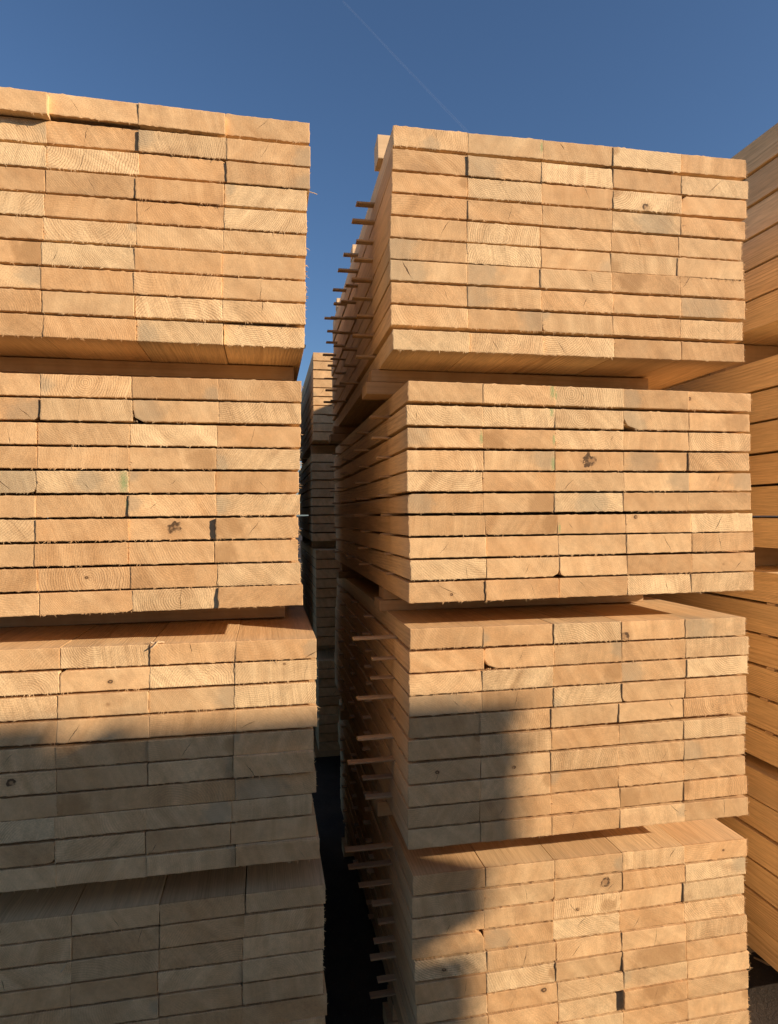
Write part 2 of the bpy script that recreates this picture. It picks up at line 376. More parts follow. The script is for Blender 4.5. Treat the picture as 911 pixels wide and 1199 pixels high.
ORD = ['', 'first', 'second', 'third', 'fourth', 'fifth', 'sixth', 'seventh', 'eighth', 'ninth', 'tenth']
PACKS = {
    'L1': (-0.9845, 1.4398, 10.775),
    'L2': (-1.0069, 1.4471, 10.966),
    'L3': (-0.9756, 1.4692, 10.978),
    'L4': (-0.9605, 1.4952, 10.951),
    'M1': (0.0108, 1.6107, 10.117),
    'M2': (0.0505, 1.6310, 11.182),
    'M3': (0.0394, 1.6444, 11.190),
    'M4': (0.0587, 1.7006, 11.219),
}
PLANKS = {
    'L1': [
        [(0.0140,0.2145,0.9417,0.0480,-0.0120,0.026), (0.2096,0.4082,0.9487,0.0484,-0.0120,0.010), (0.4084,0.6057,0.9455,0.0486,-0.0120,0.011), (0.6050,0.8084,0.9506,0.0490,-0.0120,-0.002)],
        [(0.0044,0.2049,0.8892,0.0500,0.0031,-0.000), (0.2044,0.4057,0.8907,0.0499,0.0031,-0.002), (0.4068,0.6094,0.8881,0.0495,0.0031,0.004), (0.6094,0.8099,0.8882,0.0493,0.0031,0.005)],
        [(0.0049,0.2054,0.8307,0.0488,0.0064,0.001), (0.2049,0.4074,0.8328,0.0491,0.0064,-0.000), (0.4075,0.6080,0.8337,0.0495,0.0064,0.000), (0.6082,0.8083,0.8331,0.0497,0.0064,0.004)],
        [(0.0010,0.2015,0.7755,0.0493,0.0066,-0.001), (0.2018,0.3988,0.7765,0.0492,0.0066,0.000), (0.3995,0.6021,0.7759,0.0491,0.0066,0.004), (0.6018,0.8017,0.7793,0.0491,0.0066,-0.000)],
        [(-0.0009,0.1996,0.7190,0.0487,0.0060,0.001), (0.1995,0.4010,0.7204,0.0487,0.0060,0.000), (0.4009,0.6015,0.7218,0.0486,0.0060,-0.000), (0.6016,0.8001,0.7220,0.0486,0.0060,0.002)],
        [(-0.0033,0.1972,0.6640,0.0483,0.0057,0.000), (0.1971,0.3990,0.6653,0.0485,0.0057,-0.000), (0.3992,0.5990,0.6662,0.0487,0.0057,0.000), (0.5989,0.7982,0.6676,0.0489,0.0057,-0.000)],
        [(-0.0069,0.1936,0.6080,0.0498,0.0032,-0.000), (0.1936,0.3957,0.6086,0.0500,0.0032,-0.000), (0.3961,0.5953,0.6085,0.0503,0.0032,0.002), (0.5952,0.7959,0.6098,0.0506,0.0032,0.000)],
        [(-0.0085,0.1920,0.5508,0.0491,0.0040,0.000), (0.1922,0.3935,0.5514,0.0491,0.0040,0.001), (0.3937,0.5950,0.5519,0.0492,0.0040,0.002), (0.5949,0.7964,0.5533,0.0492,0.0040,-0.000)],
        [(-0.0082,0.1923,0.4968,0.0483,0.0011,-0.000), (0.1931,0.3959,0.4963,0.0485,0.0011,0.002), (0.3954,0.5963,0.4975,0.0488,0.0011,-0.001), (0.5963,0.7951,0.4975,0.0491,0.0011,-0.000)],
        [(-0.0041,0.1964,0.4409,0.0493,-0.0023,0.001), (0.1968,0.3983,0.4400,0.0492,-0.0023,0.002), (0.3978,0.5980,0.4403,0.0492,-0.0023,-0.001), (0.5974,0.7945,0.4424,0.0493,-0.0023,-0.010)],
    ],
    'L2': [
        [(0.0049,0.2054,0.3069,0.0491,0.0037,0.001), (0.2051,0.4064,0.3078,0.0492,0.0037,-0.000), (0.4065,0.6055,0.3085,0.0492,0.0037,-0.000), (0.6056,0.8056,0.3091,0.0493,0.0037,0.000)],
        [(0.0051,0.2056,0.2512,0.0491,0.0033,0.000), (0.2068,0.4087,0.2513,0.0491,0.0033,0.004), (0.4079,0.6062,0.2526,0.0492,0.0033,-0.000), (0.6063,0.8037,0.2531,0.0493,0.0033,0.001)],
        [(-0.0021,0.1984,0.1946,0.0489,0.0008,0.001), (0.1980,0.4023,0.1950,0.0491,0.0008,0.000), (0.4022,0.6014,0.1952,0.0494,0.0008,-0.000), (0.6015,0.8025,0.1952,0.0497,0.0008,0.001)],
        [(-0.0019,0.1986,0.1393,0.0485,0.0005,0.000), (0.1982,0.4001,0.1395,0.0485,0.0005,-0.001), (0.4002,0.5997,0.1395,0.0487,0.0005,-0.000), (0.5998,0.8002,0.1395,0.0487,0.0005,0.001)],
        [(-0.0050,0.1955,0.0824,0.0494,0.0018,-0.000), (0.1954,0.3982,0.0828,0.0495,0.0018,-0.000), (0.3983,0.5968,0.0831,0.0496,0.0018,0.000), (0.5968,0.7984,0.0835,0.0497,0.0018,-0.000)],
        [(-0.0060,0.1945,0.0256,0.0492,0.0028,-0.000), (0.1940,0.3977,0.0262,0.0494,0.0028,-0.002), (0.3983,0.5988,0.0267,0.0496,0.0028,0.001), (0.5987,0.8000,0.0273,0.0498,0.0028,0.000)],
        [(-0.0064,0.1941,-0.0301,0.0493,0.0012,-0.001), (0.1945,0.3975,-0.0298,0.0494,0.0012,0.001), (0.3969,0.5968,-0.0297,0.0497,0.0012,-0.002), (0.5974,0.7961,-0.0293,0.0498,0.0012,0.006)],
        [(-0.0082,0.1923,-0.0868,0.0496,0.0014,0.001), (0.1926,0.3953,-0.0865,0.0500,0.0014,0.002), (0.3950,0.5940,-0.0863,0.0507,0.0014,0.000), (0.5941,0.7941,-0.0859,0.0513,0.0014,0.001)],
        [(-0.0015,0.1990,-0.1438,0.0501,0.0013,0.002), (0.1982,0.4015,-0.1438,0.0505,0.0013,-0.001), (0.4016,0.5998,-0.1435,0.0511,0.0013,-0.000), (0.5999,0.8007,-0.1431,0.0515,0.0013,0.001)],
        [(0.0020,0.2025,-0.2009,0.0498,0.0056,-0.001), (0.2029,0.4059,-0.1996,0.0497,0.0056,-0.000), (0.4056,0.6024,-0.1987,0.0496,0.0056,-0.002), (0.6028,0.8056,-0.1969,0.0494,0.0056,0.004)],
    ],
    'L3': [
        [(0.0050,0.2055,-0.3290,0.0481,-0.0074,0.000), (0.2049,0.4062,-0.3309,0.0482,-0.0074,-0.002), (0.4066,0.6071,-0.3319,0.0482,-0.0074,0.001), (0.6071,0.8048,-0.3329,0.0483,-0.0074,0.003)],
        [(0.0048,0.2053,-0.3853,0.0494,-0.0033,0.001), (0.2052,0.4063,-0.3860,0.0496,-0.0033,0.000), (0.4060,0.6050,-0.3871,0.0498,-0.0033,-0.001), (0.6050,0.8048,-0.3877,0.0500,-0.0033,-0.001)],
        [(-0.0004,0.2001,-0.4436,0.0505,-0.0040,-0.001), (0.2009,0.4019,-0.4437,0.0511,-0.0040,0.002), (0.4015,0.6028,-0.4451,0.0515,-0.0040,-0.001), (0.6029,0.8024,-0.4458,0.0515,-0.0040,-0.000)],
        [(-0.0024,0.1981,-0.5015,0.0505,-0.0051,-0.000), (0.1982,0.4035,-0.5024,0.0511,-0.0051,0.000), (0.4035,0.6060,-0.5034,0.0515,-0.0051,0.000), (0.6060,0.8047,-0.5045,0.0515,-0.0051,0.000)],
        [(-0.0046,0.1959,-0.5615,0.0496,-0.0027,-0.001), (0.1956,0.4006,-0.5624,0.0497,-0.0027,-0.002), (0.4010,0.6003,-0.5622,0.0499,-0.0027,0.000), (0.6003,0.7968,-0.5627,0.0500,-0.0027,0.000)],
        [(-0.0043,0.1962,-0.6168,0.0496,0.0006,0.001), (0.1959,0.3999,-0.6170,0.0498,0.0006,-0.000), (0.3998,0.5991,-0.6171,0.0500,0.0006,-0.000), (0.5997,0.7956,-0.6139,0.0499,0.0006,0.012)],
        [(-0.0032,0.1973,-0.6737,0.0499,0.0013,-0.001), (0.1974,0.4012,-0.6733,0.0501,0.0013,-0.001), (0.4012,0.6029,-0.6730,0.0504,0.0013,-0.001), (0.6029,0.8027,-0.6723,0.0506,0.0013,0.000)],
        [(-0.0077,0.1928,-0.7250,0.0479,0.0012,0.002), (0.1925,0.3951,-0.7252,0.0481,0.0012,0.001), (0.3952,0.5949,-0.7248,0.0484,0.0012,0.001), (0.5948,0.7918,-0.7249,0.0486,0.0012,0.000)],
        [(-0.0090,0.1915,-0.7818,0.0496,0.0028,0.000), (0.1914,0.3933,-0.7815,0.0500,0.0028,-0.000), (0.3933,0.5918,-0.7808,0.0504,0.0028,-0.000), (0.5917,0.8011,-0.7811,0.0508,0.0028,-0.002)],
        [(-0.0063,0.1942,-0.8378,0.0488,-0.0009,-0.001), (0.1942,0.3964,-0.8381,0.0484,-0.0009,-0.001), (0.3967,0.6031,-0.8374,0.0479,-0.0009,0.001), (0.6036,0.8091,-0.8328,0.0473,-0.0009,0.010)],
    ],
    'L4': [
        [(0.0015,0.2020,-0.9703,0.0491,0.0048,0.001), (0.2021,0.4015,-0.9691,0.0485,0.0048,0.001), (0.4013,0.6059,-0.9690,0.0478,0.0048,-0.000), (0.6059,0.8063,-0.9674,0.0471,0.0048,0.001)],
        [(0.0023,0.2028,-1.0249,0.0501,0.0031,0.002), (0.2024,0.4010,-1.0252,0.0510,0.0031,-0.000), (0.4012,0.6027,-1.0240,0.0515,0.0031,0.001), (0.6026,0.8013,-1.0240,0.0515,0.0031,-0.000)],
        [(0.0003,0.2008,-1.0819,0.0493,0.0019,-0.001), (0.2012,0.3986,-1.0806,0.0494,0.0019,0.000), (0.3984,0.5991,-1.0807,0.0496,0.0019,-0.001), (0.5992,0.8008,-1.0798,0.0498,0.0019,0.000)],
        [(-0.0029,0.1976,-1.1365,0.0494,-0.0000,-0.000), (0.1978,0.3953,-1.1360,0.0500,-0.0000,0.000), (0.3950,0.5973,-1.1374,0.0507,-0.0000,-0.002), (0.5974,0.7986,-1.1351,0.0513,-0.0000,0.002)],
        [(-0.0016,0.1989,-1.1911,0.0495,-0.0026,0.001), (0.1985,0.3979,-1.1926,0.0496,-0.0026,-0.000), (0.3978,0.5962,-1.1935,0.0496,-0.0026,-0.001), (0.5962,0.7983,-1.1935,0.0497,-0.0026,0.000)],
        [(0.0012,0.2017,-1.2470,0.0497,-0.0053,0.001), (0.2016,0.3987,-1.2482,0.0500,-0.0053,0.000), (0.3987,0.5944,-1.2493,0.0504,-0.0053,0.000), (0.5943,0.8077,-1.2518,0.0509,-0.0053,-0.002)],
    ],
    'M1': [
        [(0.0059,0.2030,0.9553,0.0492,0.0017,-0.001), (0.2024,0.4043,0.9545,0.0491,0.0017,0.001), (0.4035,0.6042,0.9537,0.0490,0.0017,0.003), (0.6030,0.8035,0.9528,0.0489,0.0017,0.005), (0.8098,1.0086,0.9586,0.0489,0.0017,-0.004)],
        [(0.0044,0.2021,0.8956,0.0506,0.0022,-0.001), (0.2012,0.4006,0.8943,0.0500,0.0022,0.002), (0.4010,0.6035,0.8953,0.0495,0.0022,0.001), (0.6042,0.8078,0.8964,0.0489,0.0022,-0.000), (0.8070,1.0103,0.8962,0.0483,0.0022,0.001)],
        [(0.0017,0.2001,0.8385,0.0489,0.0041,0.000), (0.2005,0.4026,0.8401,0.0489,0.0041,-0.001), (0.4023,0.6060,0.8406,0.0488,0.0041,-0.001), (0.6047,0.8058,0.8402,0.0488,0.0041,0.002), (0.8075,1.0059,0.8423,0.0488,0.0041,-0.001)],
        [(0.0008,0.2011,0.7827,0.0499,0.0019,-0.001), (0.2005,0.4012,0.7821,0.0497,0.0019,0.001), (0.4016,0.6009,0.7830,0.0496,0.0019,0.000), (0.6010,0.8042,0.7834,0.0495,0.0019,-0.000), (0.8033,1.0011,0.7832,0.0493,0.0019,0.001)],
        [(-0.0021,0.1969,0.7258,0.0499,0.0021,-0.001), (0.1964,0.3957,0.7254,0.0497,0.0021,0.000), (0.3962,0.5979,0.7263,0.0496,0.0021,-0.001), (0.5981,0.7961,0.7269,0.0495,0.0021,-0.001), (0.7958,0.9915,0.7270,0.0494,0.0021,-0.001)],
        [(-0.0040,0.1962,0.6690,0.0498,0.0022,0.001), (0.1965,0.3973,0.6699,0.0497,0.0022,-0.000), (0.3979,0.5977,0.6709,0.0496,0.0022,-0.001), (0.5974,0.7941,0.6711,0.0494,0.0022,-0.001), (0.7926,0.9931,0.6706,0.0493,0.0022,0.001)],
        [(-0.0034,0.1962,0.6156,0.0495,0.0052,0.001), (0.1968,0.3976,0.6173,0.0496,0.0052,-0.001), (0.3964,0.5973,0.6172,0.0496,0.0052,0.002), (0.5985,0.7988,0.6191,0.0497,0.0052,-0.000), (0.7993,0.9996,0.6199,0.0498,0.0052,-0.001)],
        [(-0.0021,0.1972,0.5589,0.0494,0.0039,-0.000), (0.1969,0.3980,0.5594,0.0493,0.0039,0.001), (0.3978,0.6013,0.5600,0.0493,0.0039,0.001), (0.6015,0.8012,0.5609,0.0492,0.0039,0.001), (0.8021,0.9985,0.5621,0.0492,0.0039,-0.000)],
        [(-0.0024,0.1980,0.5024,0.0488,-0.0003,-0.000), (0.1982,0.4000,0.5025,0.0489,-0.0003,-0.001), (0.3995,0.5995,0.5021,0.0489,-0.0003,-0.000), (0.5997,0.7984,0.5022,0.0490,-0.0003,-0.000), (0.7980,0.9909,0.5019,0.0491,-0.0003,0.000)],
        [(0.0003,0.1998,0.4388,0.0490,0.0015,0.008), (0.2011,0.4008,0.4402,0.0489,0.0015,0.004), (0.4028,0.6042,0.4419,0.0489,0.0015,-0.001), (0.6043,0.8023,0.4422,0.0488,0.0015,-0.001), (0.8023,0.9971,0.4425,0.0486,0.0015,-0.001)],
    ],
    'M2': [
        [(0.0005,0.2011,0.3153,0.0497,-0.0038,-0.001), (0.2004,0.4008,0.3141,0.0496,-0.0038,0.001), (0.4010,0.6016,0.3135,0.0497,-0.0038,0.000), (0.6018,0.7989,0.3128,0.0497,-0.0038,0.000), (0.7998,0.9983,0.3123,0.0497,-0.0038,-0.001)],
        [(-0.0040,0.1989,0.2542,0.0488,-0.0009,0.000), (0.1990,0.4006,0.2540,0.0487,-0.0009,0.000), (0.4001,0.5993,0.2537,0.0485,-0.0009,0.001), (0.6000,0.7983,0.2537,0.0484,-0.0009,0.000), (0.7985,0.9949,0.2535,0.0483,-0.0009,-0.000)],
        [(-0.0023,0.1983,0.1970,0.0480,0.0015,-0.001), (0.1981,0.4001,0.1972,0.0482,0.0015,0.000), (0.4000,0.5992,0.1975,0.0483,0.0015,0.000), (0.5993,0.7987,0.1978,0.0485,0.0015,0.000), (0.7990,0.9954,0.1981,0.0487,0.0015,-0.000)],
        [(-0.0038,0.1991,0.1393,0.0491,0.0038,0.000), (0.1993,0.3996,0.1401,0.0491,0.0038,0.000), (0.3996,0.5987,0.1408,0.0490,0.0038,0.000), (0.5993,0.7977,0.1417,0.0489,0.0038,-0.001), (0.7970,0.9920,0.1423,0.0488,0.0038,0.000)],
        [(-0.0051,0.1979,0.0849,0.0483,0.0011,-0.001), (0.1979,0.3995,0.0852,0.0483,0.0011,-0.001), (0.3991,0.5995,0.0854,0.0482,0.0011,0.000), (0.5985,0.7971,0.0855,0.0482,0.0011,0.002), (0.7978,0.9932,0.0858,0.0482,0.0011,0.001)],
        [(-0.0030,0.1972,0.0289,0.0480,0.0030,0.000), (0.1972,0.3967,0.0295,0.0482,0.0030,-0.000), (0.3963,0.5972,0.0301,0.0484,0.0030,0.001), (0.5970,0.7951,0.0307,0.0485,0.0030,0.001), (0.7952,0.9925,0.0312,0.0487,0.0030,0.001)],
        [(-0.0012,0.2019,-0.0281,0.0492,0.0001,-0.000), (0.2018,0.4039,-0.0281,0.0494,0.0001,0.000), (0.4041,0.6027,-0.0281,0.0496,0.0001,-0.000), (0.6027,0.8043,-0.0281,0.0499,0.0001,-0.000), (0.8046,0.9988,-0.0281,0.0501,0.0001,-0.001)],
        [(0.0015,0.2042,-0.0846,0.0500,0.0025,-0.000), (0.2048,0.4065,-0.0842,0.0501,0.0025,-0.002), (0.4061,0.6072,-0.0837,0.0502,0.0025,-0.001), (0.6063,0.8051,-0.0831,0.0503,0.0025,0.000), (0.8059,1.0035,-0.0827,0.0504,0.0025,-0.001)],
        [(0.0024,0.2058,-0.1409,0.0496,0.0010,0.000), (0.2064,0.4105,-0.1409,0.0496,0.0010,-0.001), (0.4101,0.6079,-0.1406,0.0497,0.0010,-0.000), (0.6076,0.8045,-0.1403,0.0497,0.0010,0.000), (0.8054,1.0057,-0.1402,0.0497,0.0010,-0.001)],
        [(-0.0015,0.2022,-0.1982,0.0506,0.0036,-0.001), (0.2013,0.4073,-0.1972,0.0505,0.0036,0.002), (0.4085,0.6075,-0.1968,0.0504,0.0036,-0.001), (0.6076,0.8027,-0.1961,0.0503,0.0036,-0.001), (0.8026,1.0006,-0.1953,0.0503,0.0036,-0.000)],
    ],
    'M3': [
        [(0.0126,0.2079,-0.3188,0.0510,-0.0065,0.000), (0.2080,0.4062,-0.3201,0.0507,-0.0065,-0.000), (0.4058,0.6065,-0.3212,0.0504,-0.0065,0.001), (0.6066,0.8026,-0.3225,0.0501,-0.0065,0.001), (0.8016,0.9917,-0.3235,0.0498,-0.0065,0.002)],
        [(0.0106,0.2099,-0.3785,0.0515,-0.0014,-0.000), (0.2102,0.4079,-0.3790,0.0515,-0.0014,-0.001), (0.4079,0.6071,-0.3793,0.0511,-0.0014,-0.001), (0.6067,0.8043,-0.3794,0.0506,-0.0014,-0.001), (0.8034,1.0014,-0.3794,0.0500,-0.0014,0.001)],
        [(0.0090,0.2053,-0.4360,0.0506,0.0017,0.000), (0.2051,0.4035,-0.4355,0.0502,0.0017,0.001), (0.4035,0.6041,-0.4352,0.0499,0.0017,0.001), (0.6046,0.8060,-0.4351,0.0495,0.0017,-0.000), (0.8046,0.9987,-0.4343,0.0491,0.0017,0.002)],
        [(0.0086,0.2038,-0.4908,0.0491,-0.0005,-0.000), (0.2039,0.4060,-0.4909,0.0492,-0.0005,-0.001), (0.4060,0.6065,-0.4909,0.0494,-0.0005,-0.000), (0.6057,0.7974,-0.4907,0.0496,-0.0005,0.001), (0.7981,0.9968,-0.4911,0.0498,-0.0005,-0.000)],
        [(0.0083,0.1994,-0.5467,0.0497,0.0018,-0.001), (0.1991,0.3980,-0.5460,0.0495,0.0018,0.000), (0.3977,0.5947,-0.5454,0.0493,0.0018,0.001), (0.5940,0.7928,-0.5447,0.0491,0.0018,0.002), (0.7928,0.9944,-0.5444,0.0489,0.0018,0.002)],
        [(0.0048,0.1963,-0.6040,0.0507,-0.0024,0.001), (0.1964,0.3973,-0.6045,0.0505,-0.0024,0.001), (0.3973,0.5949,-0.6050,0.0502,-0.0024,0.001), (0.5958,0.7941,-0.6060,0.0500,-0.0024,-0.001), (0.7934,0.9924,-0.6062,0.0498,-0.0024,0.000)],
        [(0.0045,0.1977,-0.6631,0.0510,0.0000,0.000), (0.1983,0.3966,-0.6638,0.0509,0.0000,-0.001), (0.3954,0.5930,-0.6628,0.0507,0.0000,0.001), (0.5935,0.7929,-0.6631,0.0505,0.0000,0.000), (0.7932,0.9883,-0.6633,0.0504,0.0000,-0.000)],
        [(0.0037,0.1959,-0.7200,0.0510,0.0006,0.002), (0.1965,0.3936,-0.7207,0.0506,0.0006,0.000), (0.3939,0.5938,-0.7209,0.0502,0.0006,-0.001), (0.5935,0.7913,-0.7205,0.0498,0.0006,-0.000), (0.7910,0.9895,-0.7201,0.0494,0.0006,0.000)],
        [(0.0008,0.1954,-0.7758,0.0487,-0.0014,0.001), (0.1956,0.3948,-0.7764,0.0492,-0.0014,-0.000), (0.3952,0.5977,-0.7770,0.0497,-0.0014,-0.001), (0.5976,0.7927,-0.7772,0.0502,-0.0014,-0.001), (0.7928,0.9954,-0.7775,0.0507,-0.0014,-0.001)],
        [(0.0016,0.1983,-0.8311,0.0486,-0.0076,-0.001), (0.1980,0.3968,-0.8322,0.0488,-0.0076,-0.000), (0.3969,0.5969,-0.8339,0.0491,-0.0076,-0.000), (0.5966,0.7943,-0.8352,0.0493,-0.0076,0.000), (0.7948,0.9972,-0.8371,0.0496,-0.0076,-0.001)],
    ],
    'M4': [
        [(-0.0032,0.1979,-0.9799,0.0509,-0.0060,-0.001), (0.1977,0.3986,-0.9808,0.0501,-0.0060,-0.000), (0.3987,0.6036,-0.9821,0.0494,-0.0060,-0.000), (0.6029,0.7996,-0.9826,0.0486,-0.0060,0.001), (0.8008,1.0048,-0.9848,0.0478,-0.0060,-0.001)],
        [(-0.0050,0.1942,-1.0376,0.0513,-0.0008,0.000), (0.1943,0.3955,-1.0379,0.0503,-0.0008,-0.000), (0.3960,0.6035,-1.0387,0.0493,-0.0008,-0.001), (0.6025,0.8004,-1.0378,0.0483,-0.0008,0.001), (0.8007,1.0015,-1.0382,0.0473,-0.0008,0.000)],
        [(-0.0060,0.1932,-1.0941,0.0480,0.0002,-0.002), (0.1924,0.3935,-1.0926,0.0485,0.0002,0.000), (0.3934,0.5966,-1.0923,0.0491,0.0002,0.001), (0.5974,0.7963,-1.0932,0.0497,0.0002,-0.001), (0.7948,0.9944,-1.0919,0.0502,0.0002,0.001)],
        [(-0.0068,0.1916,-1.1474,0.0492,-0.0038,0.000), (0.1920,0.3919,-1.1489,0.0497,-0.0038,-0.001), (0.3912,0.5930,-1.1487,0.0501,-0.0038,0.000), (0.5935,0.7954,-1.1500,0.0506,-0.0038,-0.000), (0.7960,0.9958,-1.1513,0.0511,-0.0038,-0.001)],
        [(0.0008,0.2000,-1.2067,0.0515,-0.0024,-0.002), (0.1993,0.4002,-1.2058,0.0507,-0.0024,0.000), (0.4006,0.6007,-1.2069,0.0501,-0.0024,-0.001), (0.6001,0.8008,-1.2065,0.0493,-0.0024,0.001), (0.8010,1.0037,-1.2072,0.0486,-0.0024,0.000)],
        [(0.0012,0.1990,-1.2646,0.0504,0.0035,-0.000), (0.1990,0.3999,-1.2639,0.0501,0.0035,-0.000), (0.3990,0.6021,-1.2618,0.0498,0.0035,0.001), (0.6006,0.7991,-1.2591,0.0494,0.0035,0.004), (0.8015,1.0014,-1.2610,0.0492,0.0035,0.001)],
        [(0.0035,0.2007,-1.3198,0.0486,0.0043,-0.000), (0.2008,0.4042,-1.3193,0.0488,0.0043,-0.001), (0.4039,0.6047,-1.3181,0.0490,0.0043,-0.000), (0.6037,0.8057,-1.3159,0.0491,0.0043,0.001), (0.8064,1.0079,-1.3158,0.0493,0.0043,0.000)],
        [(0.0031,0.2009,-1.3769,0.0495,0.0055,-0.000), (0.2012,0.4068,-1.3765,0.0497,0.0055,-0.001), (0.4082,0.6080,-1.3778,0.0500,0.0055,-0.004), (0.6014,0.8010,-1.3676,0.0500,0.0055,0.007), (0.8060,1.0055,-1.3723,0.0503,0.0055,0.000)],
        [(0.0015,0.2001,-1.4322,0.0496,0.0034,0.001), (0.2000,0.4053,-1.4313,0.0499,0.0034,0.001), (0.4057,0.6023,-1.4313,0.0503,0.0034,0.000), (0.6025,0.8056,-1.4309,0.0506,0.0033,-0.000), (0.8053,1.0047,-1.4299,0.0509,0.0033,0.000)],
        [(0.0009,0.1993,-1.4876,0.0495,0.0003,0.001), (0.1997,0.4051,-1.4886,0.0499,0.0003,0.000), (0.4058,0.6025,-1.4898,0.0503,0.0003,-0.001), (0.6010,0.8039,-1.4876,0.0506,0.0003,0.001), (0.8046,1.0060,-1.4885,0.0509,0.0003,0.000)],
    ],
}

# ------------------------------------------------------------------ marks read off single boards
# kind, pack, row, column, then position across (0 left .. 1 right), position up (0 bottom .. 1 top), size ...
PALE = {'L1': '21 23 31 32 51 62 93 103 44 54 94 104 72', 'L2': '22 33 52 71 51 103 94 24 33 44 64', 'L3': '12 21 23 24 34 31 81',
        'M1': '32 52 34 101 102 103 14 25 23 62 44', 'M2': '13 23 33 75 51 91 22 21 63 105 104', 'M3': '32 13 65 35 25 43',
        'M4': '83 73 25 51 62 35 14 74 33 93 43'}
STAIN = {('L1', 2, 4): (.97, .3, .05), ('L1', 3, 4): (.99, .1, .05), ('L1', 10, 3): (.03, .2, .05), ('L1', 2, 3): (.05, .7, .04),
         ('L1', 7, 1): (.9, .5, -.05), ('L1', 8, 1): (.9, .7, .04), ('L1', 6, 2): (.98, .9, .02),
         ('L2', 2, 1): (.9, .2, .07), ('L2', 2, 3): (.1, .5, .07), ('L2', 5, 1): (.8, .5, .07), ('L2', 5, 2): (.55, .5, .04),
         ('L2', 1, 3): (.95, .2, .03), ('L2', 6, 3): (.03, .6, .03), ('L2', 7, 4): (.12, .6, -.06), ('L2', 8, 4): (.05, .3, -.05), ('L2', 4, 3): (.85, .5, -.05),
         ('L3', 1, 4): (.97, .5, .035), ('L3', 3, 3): (.95, .5, .05), ('L3', 7, 4): (.3, .4, .08), ('L3', 8, 3): (.85, .5, .05), ('L3', 7, 2): (.15, .3, -.05),
         ('M1', 2, 2): (.08, .3, .09), ('M1', 6, 1): (.08, .6, .07), ('M1', 7, 1): (.12, .4, .09), ('M1', 7, 2): (.12, .6, .08), ('M1', 8, 2): (.05, .6, .07),
         ('M1', 9, 2): (.93, .6, .06), ('M1', 8, 5): (.3, .5, .10), ('M1', 4, 4): (.6, .5, .07), ('M1', 7, 4): (.3, .6, -.05), ('M1', 1, 1): (.5, .2, .03),
         ('M2', 3, 1): (.1, .6, .05), ('M2', 4, 2): (.93, .8, .06), ('M2', 4, 4): (.3, .5, .06), ('M2', 5, 4): (.9, .6, .06), ('M2', 5, 5): (.9, .6, .05), ('M2', 2, 4): (.08, .2, .07),
         ('M2', 1, 4): (.08, .4, .05), ('M2', 6, 3): (.55, .5, .06), ('M2', 6, 1): (.15, .5, .05), ('M2', 6, 2): (.85, .4, -.06), ('M2', 3, 2): (.15, .4, -.04), ('M2', 2, 5): (.8, .5, -.05), ('M2', 7, 2): (.93, .5, -.04),
         ('M3', 4, 1): (.3, .5, .11), ('M3', 3, 4): (.1, .5, .06), ('M3', 7, 5): (.1, .4, .05), ('M3', 1, 5): (.2, .4, .06), ('M3', 9, 4): (.1, .4, -.05), ('M3', 3, 3): (.9, .6, -.04),
         ('M4', 6, 4): (.6, .3, -.10), ('M4', 2, 5): (.93, .7, .04), ('M4', 8, 4): (.5, .8, -.05), ('M4', 4, 2): (.2, .5, .05), ('M4', 3, 3): (.8, .4, -.03)}
KNOT = {('L2', 7, 3): (.53, .55, .016), ('L3', 2, 2): (.55, .40, .005), ('L3', 6, 1): (.52, .65, .011), ('L2', 9, 2): (.52, .55, .004), ('L3', 3, 2): (.55, .5, .004), ('L3', 2, 4): (.6, .85, .003),
        ('M1', 3, 4): (.47, .25, .011), ('M2', 4, 3): (.50, .55, .021), ('M3', 7, 2): (.47, .4, .005), ('M3', 7, 1): (.40, .5, .005), ('M4', 2, 3): (.75, .6, .014), ('M4', 1, 5): (.62, .5, .004),
        ('M3', 1, 4): (.05, .25, .012), ('M4', 7, 2): (.8, .75, .008), ('M4', 5, 1): (.40, .4, .005), ('M4', 3, 3): (.35, .4, .005), ('M2', 9, 5): (.5, .4, .003), ('M2', 10, 1): (.55, .35, .004), ('M2', 1, 5): (.02, .6, .006), ('M2', 7, 4): (.15, .85, .006)}
